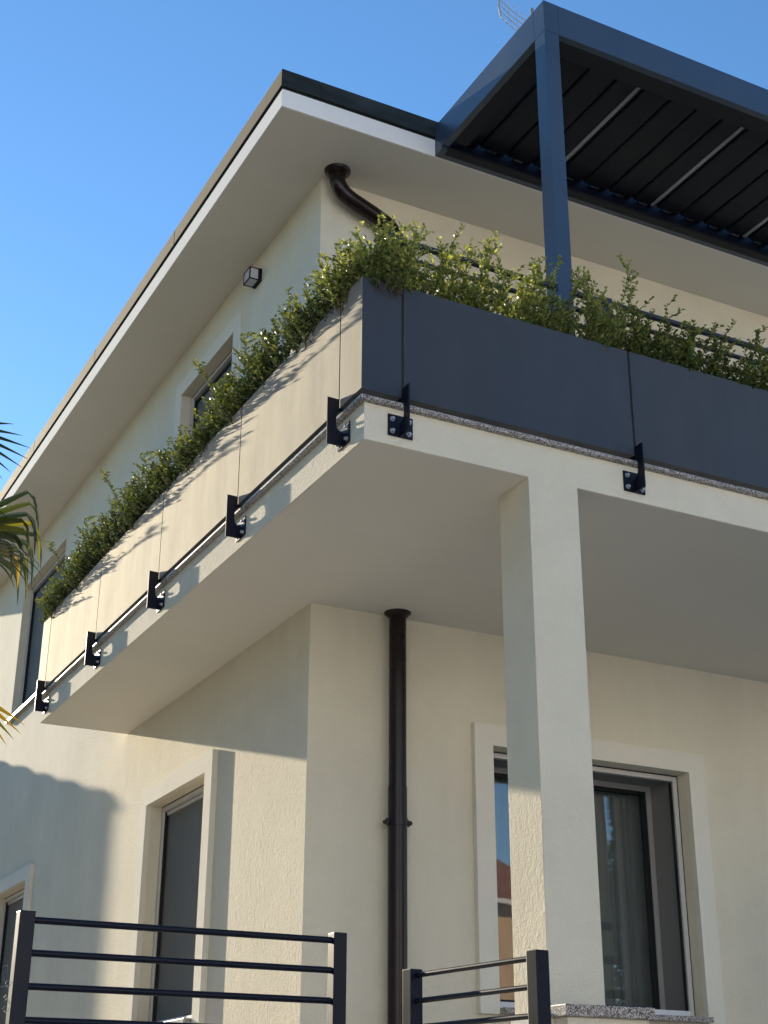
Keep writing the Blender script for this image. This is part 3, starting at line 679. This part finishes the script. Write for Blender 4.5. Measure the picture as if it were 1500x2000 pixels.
# ---------------------------------------------------------------- palm
palm = thing('fan_palm', (-1.62, 2.6, GZ), 'fan palm with drooping dark leaf tips entering from the left edge', 'palm tree')
pc = Vector((-1.62, 2.6, -0.12))
tp = [Vector((-1.62 + 0.02 * math.sin(i), 2.6 + 0.015 * math.cos(i * 1.7), GZ + (pc.z - GZ) * i / 12)) for i in range(13)]
MB().tube(tp, [0.15 - 0.003 * i + 0.008 * (i % 2) for i in range(13)], 14).build('trunk', M['trunk'], palm, smooth=True)
def frond(root_dir, plen, blade, seed, droop=0.55, nseg=26, fan=3.7, tint0=0.15, roll=0.0, drop=0.25, hub=None, axis=None, width=0.034):
    rnd = random.Random(seed); d = Vector(root_dir).normalized()
    h = pc + d * plen + Vector((0, 0, -drop * plen * plen)) if hub is None else Vector(hub)
    midp = pc.lerp(h, 0.5) + Vector((0, 0, 0.10 * plen))
    ax = (h - midp).normalized() if axis is None else Vector(axis).normalized()
    side = ax.cross(Vector((0, 0, 1))).normalized(); nrm = side.cross(ax).normalized()
    side, nrm = side * math.cos(roll) + nrm * math.sin(roll), nrm * math.cos(roll) - side * math.sin(roll)
    mb = MB()
    for i in range(nseg):
        a = -fan / 2 + fan * i / (nseg - 1)
        sd2 = (ax * math.cos(a) + side * math.sin(a)).normalized()
        ln = blade * (0.72 + 0.28 * math.cos(a * 0.6)) * rnd.uniform(0.92, 1.05)
        p = h.copy(); dd = sd2.copy(); K = 12; prev = None
        tt = tint0 + rnd.uniform(-0.08, 0.10) + (0.45 if rnd.random() < 0.10 else 0)
        bend = rnd.uniform(0.52, 0.66)
        for j in range(K + 1):
            f = j / K
            w = width * (math.sin(min(1, f * 2.2 + 0.12) * math.pi / 2)) * (1 - max(0, f - 0.45) / 0.56) + 0.0015
            sw = dd.cross(nrm)
            if sw.length < 0.15: sw = dd.cross(side)
            sw.normalize(); up = sw.cross(dd).normalized()
            row = [p - sw * w / 2 + up * w * 0.28, p, p + sw * w / 2 + up * w * 0.28]
            n0 = len(mb.v); mb.v += [tuple(v) for v in row]
            if prev is not None:
                mb.f += [(prev, prev + 1, n0 + 1, n0), (prev + 1, prev + 2, n0 + 2, n0 + 1)]; mb.tint += [tt + 0.35 * max(0, f - 0.85)] * 2
            prev = n0
            if f > bend: dd = (dd + Vector((0, 0, -1)) * droop * 0.5).normalized()
            else: dd = (dd + Vector((0, 0, -0.02))).normalized()
            p = p + dd * (ln / K)
    o = mb.build('palm_leaf', M['palm'], palm, smooth=True)
    MB().tube([pc, midp, h], [0.014, 0.010, 0.008], 6).build('leaf_stalk', M['petiole'], o, smooth=True)
rp = random.Random(3)
frond((1, 0, 0.5), 0.5, 0.66, 21, droop=2.6, tint0=0.16, hub=(-1.30, 2.5, 0.235), axis=(1, -0.05, 0.16), roll=1.0, fan=1.2, nseg=9, width=0.036)
frond((1, 0, 0.2), 0.5, 0.52, 22, droop=2.6, tint0=0.42, hub=(-1.33, 2.35, 0.16), axis=(1, -0.1, 0.06), roll=0.5, fan=0.8, nseg=5, width=0.05)
frond((0.7, 0, 1), 0.7, 0.48, 23, droop=0.02, tint0=0.05, hub=(-1.44, 2.5, 0.83), axis=(1, 0, -0.22), roll=0.2, fan=1.7, nseg=9, width=0.045)
frond((0.7, 0, -0.8), 0.6, 0.40, 24, droop=0.06, tint0=0.66, hub=(-1.20, 2.4, -0.74), axis=(1, 0, -0.55), roll=0.4, fan=0.8, nseg=5, width=0.042)
for i in range(18):
    a = 1.1 + i * (4.1 / 17); el = rp.uniform(-0.5, 1.0)
    frond((math.cos(a), math.sin(a), el), rp.uniform(0.45, 0.65), rp.uniform(0.42, 0.52), 40 + i, droop=rp.uniform(0.2, 0.7), roll=rp.uniform(-0.3, 0.3), tint0=rp.uniform(0.0, 0.3), nseg=18)

# ---------------------------------------------------------------- neighbouring houses
nb = thing('garden_annex', (3, 17, GZ), 'low cream annex behind the house that shades the lower side wall', 'annex')
MB().prism([(-0.385, 13.5), (6.0, 13.5), (6.0, 20), (-0.385, 20)], GZ, 1.56).build('wall', M['stucco'], nb)
MB().box(-0.40, 6.1, 13.45, 20.1, 1.56, 1.62).build('roof', M['clay'], nb)
ra = random.Random(9); x = -0.385
while x < 1.6:
    wd = 0.135 * ra.uniform(0.9, 1.1)
    MB().tube([(x + wd / 2, 13.4, 1.615), (x + wd / 2, 13.9, 1.71)], wd * 0.46, 10).build('roof_tile', M['clay'], nb, smooth=True, autosm=0.8); x += wd
nh = thing('opposite_house', (18.5, -28, GZ), 'tan house with terracotta roof across the street, reflected in the front window', 'house')
MB().box(9, 20.6, -32, -24.2, GZ, 2.88).build('wall', M['tan_wall'], nh)
rf = MB().extr([(8.5, -23.6, 2.90), (8.5, -28.1, 5.0), (8.5, -32.6, 2.90)], (12.5, 0, 0)).build('roof', M['clay'], nh)
tl = MB()
for k in range(41):
    x = 8.55 + k * 0.3
    tl.tube([(x + 0.1, -23.58, 2.93), (x + 0.1, -28.08, 5.03)], 0.09, 6)
tl.build('roof_tile', M['clay'], rf, kind='stuff')
MB().box(8.5, 21.0, -23.58, -23.44, 2.80, 2.92).build('gutter', M['gutter'], nh)
for x in (10.5, 13.5):
    w = MB().box(x, x + 1.3, -24.197, -24.15, -0.6, 1.0).build('window', M['gutter'], nh); MB().box(x + 0.08, x + 1.22, -24.149, -24.14, -0.52, 0.92).build('pane', M['window_dark'], w)

# unseen pale houses added across the street to throw light onto the shaded front
M['pale_wall'] = simple('pale_render', (0.76, 0.82, 0.90), 0.9, 0, 0.2, 1.5, 0.06)
for k, (x0, x1, h, dy) in enumerate(((-44, -29, 6.4, 0.0), (-28, -15.5, 5.6, 0.8), (-14.5, -3.5, 6.8, -0.5), (-2.5, 6.5, 5.8, 0.6), (26, 38, 5.0, 0.5), (40, 52, 4.6, 0))):
    y = -16 + dy
    o = thing('street_house', ((x0 + x1) / 2, y - 4, GZ), ['pale house at the far left end of the opposite street side', 'pale house with low eaves, second on the opposite street side', 'tall pale house straight behind the viewer', 'pale house beside the tan one across the street', 'pale house beyond the dark tree across the street', 'pale house at the far right end of the opposite street side'][k], 'house')
    MB().box(x0, x1, y - 8, y, GZ, h - 1.4).build('wall', M['pale_wall'], o)
    MB().extr([(x0 - 0.4, y + 0.5, h - 1.4), (x0 - 0.4, y - 4, h + 0.6), (x0 - 0.4, y - 8.5, h - 1.4)], (x1 - x0 + 0.8, 0, 0)).build('roof', M['clay'], o)
    n = int((x1 - x0) / 3.2)
    for i in range(n):
        for z in (-3.2, -0.4):
            xx = x0 + 1.2 + i * 3.2
            w = MB().box(xx, xx + 1.2, y, y + 0.04, z, z + 1.5).build('window', M['gutter'], o); MB().box(xx + .08, xx + 1.12, y + 0.0405, y + 0.05, z + .08, z + 1.42).build('pane', M['window_dark'], w)
MB().box(-12, 0.7, -3.9, 13.4, GZ, GZ + 0.02).build('courtyard', M['court'], kind='structure')  # unseen pale paving added to bounce light up to walls and soffits
# dark evergreen across the street
et = thing('evergreen_tree', (23.3, -24, GZ), 'dark evergreen tree across the street beside the tan house', 'tree')
MB().tube([(23.3, -24, GZ), (23.3, -24, 1), (23.3, -24, 7)], [0.3, 0.22, 0.05], 10).build('trunk', M['trunk'], et, smooth=True)
rt = random.Random(5); lv = MB()
for _ in range(9000):
    z = rt.random() ** 1.3; rad = (1 - z) * 2.6 * math.sqrt(rt.random()) * (0.85 + 0.15 * math.sin(z * 40)) + 0.05; a = rt.uniform(0, 6.283)
    p = Vector((23.3 + rad * math.cos(a), -24 + rad * math.sin(a), GZ + 1.2 + z * 11.5))
    leaf(lv, p, Vector((math.cos(a), math.sin(a), rt.uniform(-.6, .3))), Vector((0, 0, 1)), 0.34, 0.16, rt.uniform(0, 0.25))
lv.build('crown', M['leaf'], et)

# unseen dark hedge added to cut west sky light and bounce
hd = MB(); rh = random.Random(8)
for _ in range(16000):
    y = rh.uniform(-8, 26); z = rh.random(); top = 3.0 + 0.8 * math.sin(y * 0.9) + 0.5 * math.sin(y * 2.3)
    p = Vector((-7.5 + rh.uniform(-0.6, 0.6) * (1.1 - 0.4 * z), y, GZ + z * (top - GZ)))
    a = rh.uniform(0, 6.283)
    leaf(hd, p, Vector((math.cos(a), math.sin(a), rh.uniform(-.5, .5))), Vector((0, 0, 1)), 0.42, 0.24, rh.uniform(0, 0.25))
hr = thing('boundary_hedge', (-7.5, 9, GZ), 'tall dark hedge along the left garden boundary', 'hedge')
hd.build('foliage', M['leaf'], hr)

# tall slatted screen at the right end of the terrace (seen only as a reflection in the front window)
sc2 = thing('terrace_screen', (3.95, 1.35, PZ), 'dark post with rails at the right end of the terrace, reflected in the front window', 'screen')
MB().box(4.16, 4.27, 1.30, 1.41, PZ, -1.43).build('post', M['black_metal'], sc2, bevel=0.004)
for k in range(8):
    z = -1.50 - 0.235 * k
    MB().tube([(3.62, 1.355, z), (4.159, 1.355, z)], 0.03, 12).build('rail', M['black_metal'], sc2, smooth=True, autosm=0.8)

for k, (x, y, sc_) in enumerate(((21.9, -26.5, 0.9), (26.2, -25.0, 1.05))):  # two more trees added to close the bright sky gap in the window reflection
    c = copy_tree(et, None, (x, y, GZ)); c.scale = (sc_, sc_, sc_)
    c['label'] = ['dark evergreen tree closest to the tan house across the street', 'tallest dark evergreen tree, on the right of the three across the street'][k]
    c['group'] = 'evergreen trees across the street'
et['group'] = 'evergreen trees across the street'; et['label'] = 'dark evergreen tree in the middle of the three across the street'
